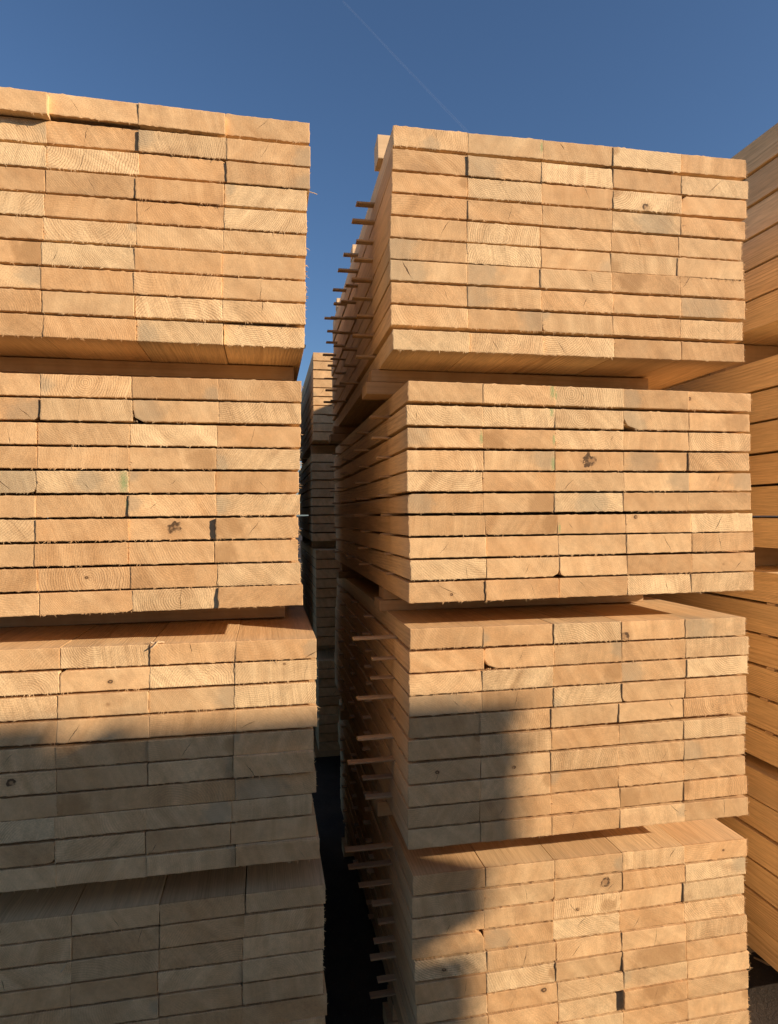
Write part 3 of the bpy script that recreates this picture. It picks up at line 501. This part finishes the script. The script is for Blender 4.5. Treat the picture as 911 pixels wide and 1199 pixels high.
CHECK = {('L1', 1, 2): (.3, .5, -1.0, .03, .0007), ('L1', 2, 2): (.42, .5, 1.45, .03, .0009), ('L1', 3, 2): (.38, .5, 1.25, .03, .0009), ('L1', 4, 2): (.5, .5, -1.1, .03, .0007), ('L1', 8, 4): (.45, .2, 1.5, .05, .0010), ('L1', 9, 4): (.47, .8, 1.5, .025, .001),
         ('L2', 5, 1): (.62, .55, -.75, .045, .0013), ('L2', 10, 3): (.55, .5, 1.52, .05, .0011), ('L2', 3, 4): (.42, .5, 1.25, .035, .0006), ('L2', 5, 4): (.55, .4, -.8, .03, .0006), ('L2', 2, 2): (.41, .5, 1.5, .04, .0005), ('L2', 6, 3): (.28, .5, .7, .02, .0006),
         ('L3', 1, 3): (.47, .8, -1.4, .02, .0013), ('L3', 4, 2): (.18, .4, 1.0, .03, .0012), ('L3', 1, 4): (.93, .2, .5, .025, .0013), ('L3', 4, 4): (.15, .3, .45, .03, .0008), ('L3', 5, 3): (.45, .5, 1.0, .03, .0009),
         ('M1', 7, 1): (.21, .55, -1.05, .028, .0022), ('M1', 2, 5): (.5, .55, .75, .04, .0010), ('M1', 5, 4): (.42, .5, -1.4, .03, .0008), ('M1', 10, 3): (.25, .4, -1.0, .03, .0010), ('M1', 8, 1): (.72, .5, -1.2, .02, .0008), ('M1', 8, 3): (.6, .5, 1.2, .02, .0008), ('M1', 9, 5): (.6, .5, -.8, .03, .0006), ('M1', 1, 3): (.28, .75, -.9, .012, .0016),
         ('M2', 7, 5): (.45, .5, 1.0, .035, .0013), ('M2', 8, 4): (.62, .5, -1.0, .03, .0012), ('M2', 8, 5): (.45, .5, -1.35, .025, .0012), ('M2', 10, 1): (.5, .6, -.45, .04, .0011), ('M2', 3, 4): (.5, .4, -1.0, .03, .0005), ('M2', 9, 2): (.55, .4, 1.1, .02, .0008), ('M2', 10, 2): (.63, .5, -1.2, .03, .0006), ('M2', 6, 3): (.6, .3, -.8, .02, .0008),
         ('M3', 4, 2): (.47, .5, 1.3, .03, .0008), ('M3', 10, 5): (.62, .6, 1.55, .03, .0012), ('M3', 9, 2): (.3, .4, 1.0, .015, .0008), ('M3', 6, 2): (.3, .5, 1.5, .03, .0004),
         ('M4', 5, 2): (.55, .4, 1.35, .03, .0010), ('M4', 6, 2): (.33, .5, 1.4, .03, .0006), ('M4', 3, 2): (.45, .5, 1.5, .03, .0005), ('M4', 2, 2): (.6, .5, -1.4, .03, .0008), ('M4', 3, 3): (.28, .5, -.9, .025, .0010), ('M4', 5, 4): (.52, .5, 1.45, .04, .0008), ('M4', 5, 3): (.3, .4, .9, .03, .0009), ('M4', 6, 1): (.7, .5, 1.4, .03, .0008), ('M4', 8, 4): (.5, .6, 1.2, .03, .0007)}
GREEN = {('L2', 5, 2): (.95, .5, .030), ('M2', 1, 2): (.96, .75, .022), ('M2', 2, 2): (.95, .9, .018), ('M2', 3, 1): (.99, .5, .018), ('M2', 4, 2): (.985, .3, .022), ('M2', 3, 2): (.985, .5, .014), ('L2', 6, 2): (.99, .5, .016), ('M1', 1, 2): (.99, .6, .014), ('M2', 7, 3): (.03, .3, .012), ('M2', 1, 3): (.01, .5, .012)}
WANE = {('L2', 2, 3): {'bl': (.022, .028)}, ('M2', 2, 4): {'bl': (.045, .030)}, ('M3', 2, 2): {'bl': (.036, .026)}, ('L1', 3, 3): {'tr': (.012, .010)}, ('M2', 9, 3): {'bl': (.012, .016)}, ('M2', 7, 2): {'bl': (.010, .014)}, ('M2', 6, 1): {'tl': (.012, .010)},
        ('L1', 4, 2): {'br': (.006, .010)}, ('L2', 5, 1): {'br': (.018, .012)}, ('L2', 2, 1): {'br': (.012, .018)}, ('M1', 3, 5): {'tl': (.016, .024)}, ('M3', 4, 4): {'bl': (.014, .012)}, ('M3', 1, 4): {'br': (.012, .010)}, ('M1', 9, 3): {'bl': (.016, .014)}, ('L1', 3, 1): {'tr': (.005, .006)}, ('L3', 2, 2): {'tl': (.010, .012)}, ('M3', 2, 2): {'bl': (.036, .026), 'tl': (.006, .012)}, ('M2', 9, 2): {'br': (.020, .022)}, ('L3', 9, 1): {'br': (.014, .010)}, ('M4', 2, 2): {'br': (.016, .010)}, ('M4', 4, 1): {'tr': (.022, .018)}, ('L2', 10, 2): {'br': (.014, .010)}}
PITH = {('M3', 5, 5): (.5, .75), ('M3', 9, 5): (.48, .45), ('L2', 9, 2): (.52, .55), ('M1', 5, 2): (.48, .3), ('M1', 10, 2): (.55, .8), ('M2', 1, 3): (.25, .5), ('M2', 2, 3): (.4, .5), ('L3', 2, 3): (.55, -.3), ('L2', 10, 3): (.55, .45),
        ('L2', 1, 2): (.5, .6), ('M1', 3, 2): (.4, -1.2), ('M1', 6, 2): (.45, -.6), ('M2', 2, 1): (.55, 1.6), ('M2', 2, 2): (.45, 1.5), ('M2', 3, 5): (.55, 1.4), ('M2', 4, 5): (.45, -.2), ('L2', 9, 4): (.5, 1.5), ('L3', 1, 2): (.35, 1.2), ('L1', 3, 2): (-.1, 1.2), ('M1', 3, 4): (-.05, 1.6), ('M4', 4, 5): (.6, 2.0), ('M3', 7, 3): (.5, .1), ('M4', 5, 5): (.5, 2.2)}
MARKED = {}
for d, txt in ((STAIN, 'grey stained'), (CHECK, 'cracked'), (KNOT, 'knotty'), (WANE, 'chipped corner'), (GREEN, 'green marked')):
    for k, v in d.items():
        if d is STAIN and v[2] < 0: MARKED[k] = 'brown blotched'
        elif d is STAIN and abs(v[2]) < .05: continue
        elif d is KNOT and v[2] < .008: continue
        elif d is CHECK and v[4] < .0009: continue
        elif d is WANE and max(max(c) for c in v.values()) < .018: continue
        else: MARKED[k] = txt

PILE = {'L': 'left pile', 'M': 'middle pile'}
STACK = {'1': 'top', '2': 'second', '3': 'third', '4': 'lowest'}
LEN = 1.66
rest = Soup()                       # boards beyond the 300 that show largest
n_plank = 0

def frame(pack):
    x0, d0, yaw = PACKS[pack]
    yaw = R(yaw)
    return Matrix.Translation((x0, d0, EYE)) @ Matrix.Rotation(yaw, 4, 'Z'), yaw

def wood_data(key, rng, w, t):
    pack, r, c = key
    pale = ('%d%d' % (r, c)) in PALE.get(pack, '').split()
    d = {}
    if key in PITH:
        u, v = PITH[key]; d['pith'] = ((u - .5) * w, (v - .5) * t, rng.uniform(.0045, .0062)); rs = rng.uniform(.8, 1.0)
    else:
        side = rng.choice((-1, 1))
        d['pith'] = (rng.uniform(-.11, .11), side * rng.uniform(.015, .16), rng.uniform(.0036, .0062))
        rs = rng.uniform(.6, 1.0) if pale else rng.uniform(.1, .6)
    d['look'] = (rng.uniform(.68, 1.0) if pale else rng.uniform(.08, .55), rs, rng.uniform(0, 10))
    for nm, tab in (('stain', STAIN), ('knot', KNOT), ('green', GREEN)):
        if key in tab:
            u, v, s = tab[key]; d[nm] = ((u - .5) * w, (v - .5) * t, s)
    if 'stain' not in d and rng.random() < .12:
        d['stain'] = (rng.choice((-1, 1)) * w * .5, rng.uniform(-.5, .5) * t, rng.choice((-1, 1, 1)) * rng.uniform(.02, .04))
    if key in CHECK:
        u, v, a, l, wd = CHECK[key]; d['check'] = ((u - .5) * w, (v - .5) * t, a); d['checksize'] = (l, wd, 0)
    elif rng.random() < .26:
        d['check'] = (rng.uniform(-.4, .4) * w, rng.uniform(-.3, .3) * t, rng.choice((1, -1)) * rng.uniform(.7, 1.5)); d['checksize'] = (rng.uniform(.012, .032), rng.uniform(.0005, .0011), 0)
    return d, pale

# area each board shows in the photo, to pick the 300 that are built one by one
def seen_area(pack, u0, u1, z, t):
    M, _ = frame(pack)
    pts = []
    for u, zz in ((u0, z - t/2), (u1, z - t/2), (u1, z + t/2), (u0, z + t/2)):
        q = M @ Vector((u, 0, zz)) - Vector((0, 0, EYE))
        dd = q.y
        pts.append((455.5 + q.x / dd * 753.2, 603 - q.z / dd * 753.2))
    x0, x1 = max(0, min(p[0] for p in pts)), min(911, max(p[0] for p in pts))
    y0, y1 = max(0, min(p[1] for p in pts)), min(1199, max(p[1] for p in pts))
    return max(0, x1 - x0) * max(0, y1 - y0)

boards = []
for pack, rows in PLANKS.items():
    for r, row in enumerate(rows, 1):
        for c, (u0, u1, z, t, sl, pr) in enumerate(row, 1):
            boards.append((seen_area(pack, u0, u1, z, t), pack, r, c, u0, u1, z, t, sl, pr))
singles = {b[1:4] for b in sorted(boards, reverse=True)[:300]}

def board_matrix(pack, u0, u1, z, sl, pr):
    M, yaw = frame(pack)
    return M @ Matrix.Translation(((u0 + u1) / 2, -pr, z)) @ Matrix.Rotation(-sl, 4, 'Y')

for area, pack, r, c, u0, u1, z, t, sl, pr in boards:
    key = (pack, r, c)
    rng = random.Random('%s-%d-%d' % key)
    w = u1 - u0 - rng.choice((.0003, .0004, .0006, .0020, .0030))
    data, pale = wood_data(key, rng, w, t)
    right = (pack[0] == 'M' and c == 5) or (pack[0] == 'L' and c == 4)
    V, Fc = plank_mesh(rng, w, t, LEN + rng.uniform(-.012, .012), WANE.get(key), 1.0, (rng.choice((0, 1, 2, 4, 7, 11, 18)), (rng.choice((8, 18, 32)) if pack in ('M3', 'M4', 'M1') else rng.choice((0, 2, 5, 12))) if right else rng.choice((0, 0, 2, 8))))
    mw = board_matrix(pack, u0, u1, z, sl, pr)
    if key in singles:
        sp = Soup(); sp.add(V, Fc, data)
        ob = sp.build('plank', WOOD); ob.matrix_world = mw; ob['kind'] = 'thing'
        ncol = 5 if pack[0] == 'M' else 4
        col = 'leftmost' if c == 1 else ('rightmost' if c == ncol else ORD[c] + ' from left')
        nrow = len(PLANKS[pack])
        rowt = 'top row' if r == 1 else ('bottom row' if (r == 10 and pack not in ('L4', 'M4')) else ORD[r] + ' row')
        look = MARKED.get(key, 'pale' if pale else 'honey coloured')
        tag(ob, '%s plank, %s in the %s, %s stack of %s' % (look, col, rowt, STACK[pack[1]], PILE[pack[0]]), 'plank', 'planks stacked in rows')
        n_plank += 1
    else:
        rest.add(V, Fc, data, mw)

def rest_board(pack_m, u0, u1, z, t, rng, L=LEN, pr=0.0, fine=False):
    w = u1 - u0 - .0015
    data, _ = wood_data(('', 0, 0), rng, w, t)
    V, Fc = plank_mesh(rng, w, t, L, None, 1.0 if fine else 0, (2, 1) if fine else (0, 0))
    rest.add(V, Fc, data, pack_m @ Matrix.Translation(((u0 + u1) / 2, -pr, z)))

# boards of the left pile beyond the picture's left edge, and the rows below its lower edge
PITCH = .0565
rng = random.Random(77)
for pack in ('L1', 'L2', 'L3', 'L4'):
    M, yaw = frame(pack)
    rows = PLANKS[pack]
    for r in range(10):
        if r < len(rows): u0, z = rows[r][0][0], rows[r][0][2]
        else: z = rows[-1][0][2] - PITCH * (r - len(rows) + 1); u0 = rows[-1][0][0]
        rest_board(M, u0 - .2005, u0 - .0005, z, .0496, rng, pr=rng.gauss(0, .003))
        if r >= len(rows):
            for c in range(4):
                rest_board(M, u0 + .2005 * c, u0 + .2005 * (c + 1), z, .0496, rng, pr=rng.gauss(0, .003))

# ------------------------------------------------------------------ the yard
me = bpy.data.meshes.new('ground')
g_ = 3000.0
me.from_pydata([(-g_, -g_, 0), (g_, -g_, 0), (g_, g_, 0), (-g_, g_, 0)], [], [(0, 1, 2, 3)])
me.materials.append(YARD)
gr = bpy.data.objects.new('ground', me); C.objects.link(gr)
gr['kind'] = 'structure'

# ------------------------------------------------------------------ laths between the rows and battens between the stacks
def bar(name, M, u, s, z, lx, ly, lz, label, cat, group, seed, tilt=0.0, tone=None, yawj=0.0):
    rng = random.Random(seed)
    V, Fc = box_mesh(rng, lx, ly, lz, ch=min(.0015, lz * .22), jit=.0005)
    sp = Soup()
    sp.add(V, Fc, {'look': (rng.uniform(.2, .9) if tone is None else tone, 0, rng.uniform(0, 9))})
    ob = sp.build(name, LATH)
    ob.matrix_world = M @ Matrix.Translation((u, s, z)) @ Matrix.Rotation(yawj, 4, 'Z') @ Matrix.Rotation(-tilt, 4, 'Y')
    return tag(ob, label, cat, group)

POKE = {('M1', 0): [.052, .064, .050, .055, .060, .058, .048, .06, .05], ('M1', 1): [.05, .068, .042, .055, .04, .06, .05, .045, .06], ('M1', 2): [.055, .05, .062, .05, .045, .058, .04, .05, .06], ('M1', 3): [.06, .045, .05, .062, .04, .055, .05, .06, .045],
        ('M2', 0): [.052, .046, .034, .026, .030, .022, .026, .018, .012], ('M2', 1): [.04, .05, .03, .045, .04, .05, .03, .04, .035], ('M2', 2): [.05, .04, .05, .06, .05, .045, .05, .04, .03], ('M2', 3): [.04, .05, .04, .05, .04, .03, .04, .05, .04],
        ('M3', 0): [.118, .063, .065, .105, .004, .100, .130, .083, .075], ('M3', 1): [.10, .11, .08, .09, .06, .08, .10, .07, .09], ('M3', 2): [.07, .09, .08, .10, .07, .06, .08, .09, .07], ('M3', 3): [.08, .07, .06, .09, .08, .07, .06, .08, .07],
        ('M4', 0): [.143, .130, .100, .062, .050, .063, .075, .055, .075], ('M4', 1): [.10, .08, .09, .07, .06, .08, .07, .09, .06], ('M4', 2): [.08, .07, .09, .06, .08, .07, .06, .08, .07], ('M4', 3): [.06, .08, .07, .06, .07, .08, .06, .07, .06]}
SET = ['nearest', 'second', 'third', 'farthest']
for pack in ('M1', 'M2', 'M3', 'M4'):
    M, yaw = frame(pack)
    rows = PLANKS[pack]
    base = {'M1': .30, 'M2': .25, 'M3': .20, 'M4': .28}[pack]
    for k in range(9):
        up, lo = rows[k], rows[k + 1]
        def gap(c):
            return ((up[c][2] - up[c][3] / 2) + (lo[c][2] + lo[c][3] / 2)) / 2, (up[c][2] - up[c][3] / 2) - (lo[c][2] + lo[c][3] / 2)
        z0, g0 = gap(0); z1, g1 = gap(4)
        ua = min(up[0][0], lo[0][0]); ub = up[4][1] - .03
        slope = (z1 - z0) / (ub - .1)
        th = max(.0022, min(.0066, g0 - .0006))
        for j in range(4):
            rg = random.Random('%s%d%d' % (pack, k, j))
            s = base + .375 * j + rg.gauss(0, .006)
            a = ua - POKE[pack, j][k] * (.28 if j and pack in ('M3', 'M4') else 1)
            zc = z0 + slope * ((a + ub) / 2 - (up[0][0] + up[0][1]) / 2)
            bar('spacer_lath', M, (a + ub) / 2, s, zc, ub - a, .026, th,
                'thin wooden lath poking out under the %s row, %s set, %s stack of middle pile' % (ORD[k + 1], SET[j], STACK[pack[1]]),
                'lath', 'laths poking out between plank rows', '%s%d%dq' % (pack, k, j), tilt=slope, yawj=rg.gauss(0, .008))
# the one lath end that shows at the right edge of the left pile
M, yaw = frame('L1')
rows = PLANKS['L1']
zc = ((rows[8][3][2] - rows[8][3][3] / 2) + (rows[9][3][2] + rows[9][3][3] / 2)) / 2
bar('spacer_lath', M, rows[9][3][1] - .3 + .012, .20, zc, .60, .026, .005, 'dark lath end above the bottom row at right edge of top stack of left pile', 'lath', 'laths poking out between plank rows', 'L1', tone=.1)

def bottom(pack):
    rows = PLANKS[pack]
    if pack == 'L4': return rows[-1][1][2] - PITCH * 4 - .025
    return min(p[2] - p[3] / 2 for p in rows[-1])
def top(pack): return max(p[2] + p[3] / 2 for p in PLANKS[pack][0])
BAT = 'battens carrying the stacks'
for pile in 'LM':
    for k in '1234':
        pk = pile + k
        M, yaw = frame(pk)
        zb = bottom(pk) - .0012
        zt = top(pile + str(int(k) + 1)) + .0012 if k != '4' else -EYE + .001
        gapz = zb - zt
        row = PLANKS[pk][-1]
        ua, ub = row[0][0], row[-1][1]
        if pile == 'L': ua -= .2
        rec = {'M1': .21, 'M2': .33, 'M3': .40, 'M4': .3, 'L1': .20, 'L2': .34, 'L3': .38, 'L4': .3}[pk]
        re = {'M1': .16, 'M2': .13, 'M3': .16, 'M4': .1, 'L1': .02, 'L2': .03, 'L3': .05, 'L4': .05}[pk]
        le = {'M1': -.02, 'M2': .0, 'M3': .01, 'M4': .0}.get(pk, 0)
        for q, (ss, wh) in enumerate(((rec, 'front'), (1.38, 'rear'))):
            hs = gapz / 2
            for t_, nm in ((0, 'lower'), (1, 'upper')):
                a = ua + le - (.016 if t_ == 0 else 0) * (pile == 'M'); b = ub - re + (.0 if t_ else -.004)
                where = ('under the %s stack of %s' % (STACK[k], PILE[pile]))
                bar('batten', M, (a + b) / 2, ss + .045 + (.004 if t_ else 0), zt + hs * (t_ + .5), b - a, .09, hs - .0012,
                    '%s %s batten lying across %s' % (nm, wh, where), 'batten', BAT, '%s%d%d' % (pk, q, t_), tone=.35)
# three battens lying on top of the middle pile
M, yaw = frame('M1')
for s, wh, h, pk_ in ((.19, 'nearest', .066, .012), (.86, 'middle', .044, .001), (1.46, 'farthest', .040, .003)):
    q0, q4 = PLANKS['M1'][0][0], PLANKS['M1'][0][4]
    tl = ((q4[2] + q4[3] / 2) - (q0[2] + q0[3] / 2)) / (q4[0] - q0[0])
    a_ = q0[0] - pk_
    bar('batten', M, a_ + .45, s, q0[2] + q0[3] / 2 + tl * (a_ + .45 - (q0[0] + q0[1]) / 2) + h / 2 + .001, .90, .07, h, '%s batten laid across the top of the middle pile, end lit by sun' % wh, 'batten', 'battens on top of the middle pile', wh, tilt=tl, tone=.9)

# ------------------------------------------------------------------ the right pile: thick beams seen from their long side
YAW = R(11.1)
MR = Matrix.Translation((1.262, 2.08, EYE)) @ Matrix.Rotation(YAW, 4, 'Z')      # u across, depth along the beams
rng = random.Random(9)
FRONT = -.045
for k, (ztop, n) in enumerate(((1.256, 6), (.515, 6), (-.20, 6), (-.872, 6))):
    for r in range(n):
        t = .0985
        z = ztop - .107 * r - t / 2
        off = rng.gauss(0, .004) + (.012 if k in (1,) else 0)
        for c in range(3):
            rg = random.Random('beam%d%d%d' % (k, r, c))
            data = {'pith': (rg.uniform(-.2, .2), rg.choice((-1, 1)) * rg.uniform(.04, .2), rg.uniform(.004, .007)), 'look': (rg.uniform(.35, .85), rg.uniform(.5, 1.0), rg.uniform(0, 10))}
            V, Fc = plank_mesh(rg, .247, t, 2.3, None, 1.0 if c == 0 else 0, (3, 0) if c == 0 else (0, 0), bow=.001)
            mw = MR @ Matrix.Translation((off + .125 + .25 * c, FRONT + rg.gauss(0, .004), z))
            if c == 0:
                sp = Soup(); sp.add(V, Fc, data)
                ob = sp.build('beam', WOOD); ob.matrix_world = mw; ob['kind'] = 'thing'
                rowt = 'top' if r == 0 else ('lowest' if r == 5 else ORD[r + 1])
                tag(ob, 'thick smooth beam seen from its side, %s row of the %s stack of right pile' % (rowt, STACK[str(k + 1)]), 'beam', 'thick beams stacked at the right')
            else:
                rest.add(V, Fc, data, mw)
        if k == 2 and r < 5:
            bar('spacer_lath', MR, off + .243, .035 + .022 * (r % 2) + .004 * r, z - t / 2 - .0043, .49, .034, .0078, 'lath end flush with the beams, under the %s row of third stack of right pile' % ORD[r + 1], 'lath', 'laths between the beams of the right pile', 'R%d' % r)
    nxt = (.515, -.20, -.872, -EYE)[k]
    zb = ztop - .107 * n + .0065
    g0 = zb - nxt
    for q, ss in ((0, .32), (1, 1.7)):
        bar('batten', MR, .40, ss, nxt + g0 / 2, .74, .09, g0 - .003, '%s batten under the %s stack of beams in right pile' % (('front', 'rear')[q], STACK[str(k + 1)]), 'batten', BAT, 'R%d%d' % (k, q), tone=.3)

# ------------------------------------------------------------------ stacks that close the lane, and the row across the lane whose shadow falls on the lower boards
rng = random.Random(21)
def far_pack(M, ztop, rows, pitch, t, L, cols, w=.2, fine=False, skip=()):
    for r in range(rows):
        z = ztop - pitch * r - t / 2
        for c in range(cols):
            if (r, c) in skip: continue
            if c == 0 and 0 < r:
                V, Fc = box_mesh(rng, cols * w - .01, .04, pitch - t + .003, ch=.0004, seg=1, jit=0)  # unseen bar filling the row gap, added to stop sky shining through
                rest.add(V, Fc, {'look': (.4, .2, 1.0), 'pith': (.1, .1, .005)}, M @ Matrix.Translation((cols * w / 2, .4, z + t / 2 + (pitch - t) / 2)))
            rest_board(M, c * (w + .0008), c * (w + .0008) + w, z + rng.gauss(0, .0005), t, rng, L, pr=rng.gauss(0, .004), fine=fine)
MF = Matrix.Translation((-.478, 4.10, EYE)) @ Matrix.Rotation(R(11.0), 4, 'Z')
far_pack(MF, 1.04, 10, .0565, .049, 1.66, 4, fine=True)
far_pack(MF @ Matrix.Translation((-.01, .02, 0)), .395, 10, .0565, .049, 1.66, 4)
MF2 = MF @ Matrix.Translation((.0, -.12, 0))
far_pack(MF2, -.215, 10, .0600, .053, 1.66, 4)
far_pack(MF2 @ Matrix.Translation((.01, .0, 0)), -.90, 10, .0565, .049, 1.66, 4)
for sd in (-1.15, .93, 2.0):                         # unseen neighbours behind the nearer piles, added to keep light out of the lane
    for zt in (.98, .36, -.27, -.90):
        far_pack(MF @ Matrix.Translation((sd, rng.uniform(.05, .12), 0)), zt, 10, .0565, .050, 1.66, 5)
for pack in ('L1', 'L2', 'L3', 'L4'):                # laths inside the left pile
    M, yaw = frame(pack)
    rows = PLANKS[pack]
    for k in range(len(rows) - 1):
        for s in (.085, 1.2):
            for c in range(4):
                a_, b_ = rows[k][c], rows[k + 1][c]
                z0, z1 = b_[2] + b_[3] / 2, a_[2] - a_[3] / 2
                V, Fc = box_mesh(rng, .190, .03, max(.001, z1 - z0 + .002), ch=.0003, seg=1, jit=0)
                rest.add(V, Fc, {'look': (.4, .2, 1.0), 'pith': (.1, .1, .005)}, M @ Matrix.Translation(((a_[0] + a_[1]) / 2, s, (z0 + z1) / 2)))
for zb, zt in ((.475, .395), (-.16, -.215), (-.81, -.90), (-1.46, -EYE)):
    for q, s in enumerate((.25, 1.3)):
        bar('batten', MF, .40, s, (zb + zt) / 2, .80, .08, zb - zt - .004, '%s batten in the far stack closing the lane, at height %s' % (('front', 'rear')[q], {.475: 'under the top pack', -.16: 'under the second pack', -.81: 'under the third pack', -1.46: 'on the ground'}[zb]), 'batten', BAT, 'F%s%d' % (zb, q), tone=.3)

# the opposite row, across the lane behind the viewer, facing the planks
yo = R(11.0)
corner = Vector((.357, 1.706, -.487)) + sun_vec * 6.0
MO = Matrix.Translation((corner.x, corner.y, EYE)) @ Matrix.Rotation(yo + math.pi, 4, 'Z')
for k in range(5):
    zt = corner.z - .645 * k
    sh = (.0, -.035, .0, .02, .0)[k]
    far_pack(MO @ Matrix.Translation((-sh, 0, 0)), zt, 10, .0565, .050, 1.66, 5, w=.188)
    far_pack(MO @ Matrix.Translation((.947, .0, 0)), zt + .026, 10, .0565, .050, 1.66, 5, w=.188, skip=((0, 0),) if k == 0 else ())
    if k == 0:
        rest_board(MO, .947, .978, zt + .026 - .025, .050, rng, 1.66)  # narrow boards added to size the hole that lets a light patch through
        rest_board(MO, 1.105, 1.135, zt + .026 - .025, .050, rng, 1.66)
    for q in range(1, 5):                      # unseen stacks further left, added to block sky light
        far_pack(MO @ Matrix.Translation((.95 + 1.05 * q, rng.uniform(-.03, .03), 0)), zt + rng.uniform(-.02, .02), 10, .0565, .050, 1.66, 5, w=.2)
    zb, zn = zt - .0565 * 9 - .05, (corner.z - .645 * (k + 1) if k < 4 else -EYE)
    for ss in (.55, 1.4):
        for q in range(6):
            rg = random.Random('o%d%d' % (k, q))
            V, Fc = box_mesh(rg, .86, .08, zb - zn - .03)
            rest.add(V, Fc, {'look': (.5, .3, rg.random()), 'pith': (.1, .1, .005)}, MO @ Matrix.Translation((.5 + 1.03 * q, ss, (zb + zn) / 2)))

ob = rest.build('stacked_planks', WOOD)  # also holds the unseen stacks added to block light
tag(ob, 'further stacked planks in rows behind and beside the nearer stacks', 'planks', None, 'stuff')

# ------------------------------------------------------------------ small things
def chip(name, pos, size, rot, label, cat, group=None, tone=.9, seed=1):
    rg = random.Random(seed)
    lx, ly, lz = size
    V, Fc = box_mesh(rg, lx, ly, lz, ch=min(lz, ly) * .25, seg=5, jit=min(ly, lz) * .25)
    V = [(x, y * (1 - .5 * (x / lx + .5)), z + math.sin(x / lx * 3) * lz * .8) for x, y, z in V]
    sp = Soup(); sp.add(V, Fc, {'look': (tone, 0, rg.random() * 9)})
    o = sp.build(name, LATH)
    o.location = pos; o.rotation_euler = rot
    return tag(o, label, cat, group)
M3f, yaw = frame('L3')
p = PLANKS['L3'][0]
zt = p[2][2] + p[2][3] / 2
q = M3f @ Vector((p[2][0] + .016, .006, zt + .004))
chip('wood_chip', q, (.030, .009, .004), (0, .25, .35), 'pale splinter lying on the top row of the third stack of left pile', 'splinter', 'splinters caught on the stacks')
q = M3f @ Vector((p[2][0] + .012, -.004, zt + .001))
chip('wood_chip', q, (.024, .006, .003), (0, -.5, .7), 'thin splinter dangling over the front edge below the pale one, left pile', 'splinter', 'splinters caught on the stacks', seed=2)
M4f, yaw = frame('L4')
p4 = PLANKS['L4'][2][0]
q = M4f @ Vector((p4[1] - .014, -.012, p4[2] + p4[3] * .42))
chip('wood_chip', q, (.018, .004, .003), (0, -.75, .2), 'tiny splinter stuck at the third row of lowest stack, left pile', 'splinter', 'splinters caught on the stacks', seed=3)
L1f, yaw = frame('L1')
p1 = PLANKS['L1'][2][3]
q = L1f @ Vector((p1[1] + .008, .003, p1[2] - p1[3] * .62))
chip('wood_shaving', q, (.022, .0028, .0016), (0, .35, .2), 'white curled shaving hanging off the right edge of the top left stack', 'shaving', seed=4, tone=1.0)
rg = random.Random(4)
for i in range(10):
    x, y = rg.uniform(1.22, 1.75), rg.uniform(2.15, 3.1)
    if i < 4: x, y = 1.33 + .05 * i, 2.32 + .06 * (i % 3)
    chip('wood_chip', (x, y, .006), (rg.uniform(.03, .09), rg.uniform(.008, .025), rg.uniform(.004, .010)), (rg.uniform(-.1, .1), rg.uniform(-.1, .1), rg.uniform(0, 3)), 'offcut chip lying on the dark ground between middle and right piles', 'wood chip', 'chips on the ground', tone=rg.uniform(.1, .6), seed=40 + i)

# contrail high in the sky, 9 km up
def sky_point(px, py, alt=5000.0):
    d = (Rv * ((px - 455.5) / 753.2) - Uv * ((py - 599.5) / 753.2) + F)
    return d * (alt / d.z)
a, b = sky_point(405, 5), sky_point(545, 152)
a, b = a + (a - b) * .02, b + (b - a) * 1.5
V, Fc = [], []
ax = (b - a).normalized(); sd = ax.cross(Vector((0, 0, 1))).normalized(); up = sd.cross(ax)
NS = 60
for i in range(NS + 1):
    f = i / NS
    c = a.lerp(b, f) + sd * mnoise.noise(Vector((f * 9, 0, 3))) * 10
    rr = (7 + 12 * f) * (1 + .35 * mnoise.noise(Vector((f * 30, 5, 0)))) * (a.lerp(b, f).length / 9000)
    for k in range(8):
        an = k * math.pi / 4
        V.append(tuple(c + sd * math.cos(an) * rr + up * math.sin(an) * rr))
for i in range(NS):
    for k in range(8):
        l = (k + 1) % 8
        Fc.append((i*8 + k, i*8 + l, (i+1)*8 + l, (i+1)*8 + k))
me = bpy.data.meshes.new('contrail'); me.from_pydata(V, [], Fc); me.materials.append(contrail_mat)
for pl in me.polygons: pl.use_smooth = True
co = bpy.data.objects.new('contrail', me); C.objects.link(co)
tag(co, 'faint white aeroplane trail crossing the blue sky between the piles', 'contrail')
co.visible_shadow = True
print('planks as things', n_plank, 'objects', len(bpy.data.objects))
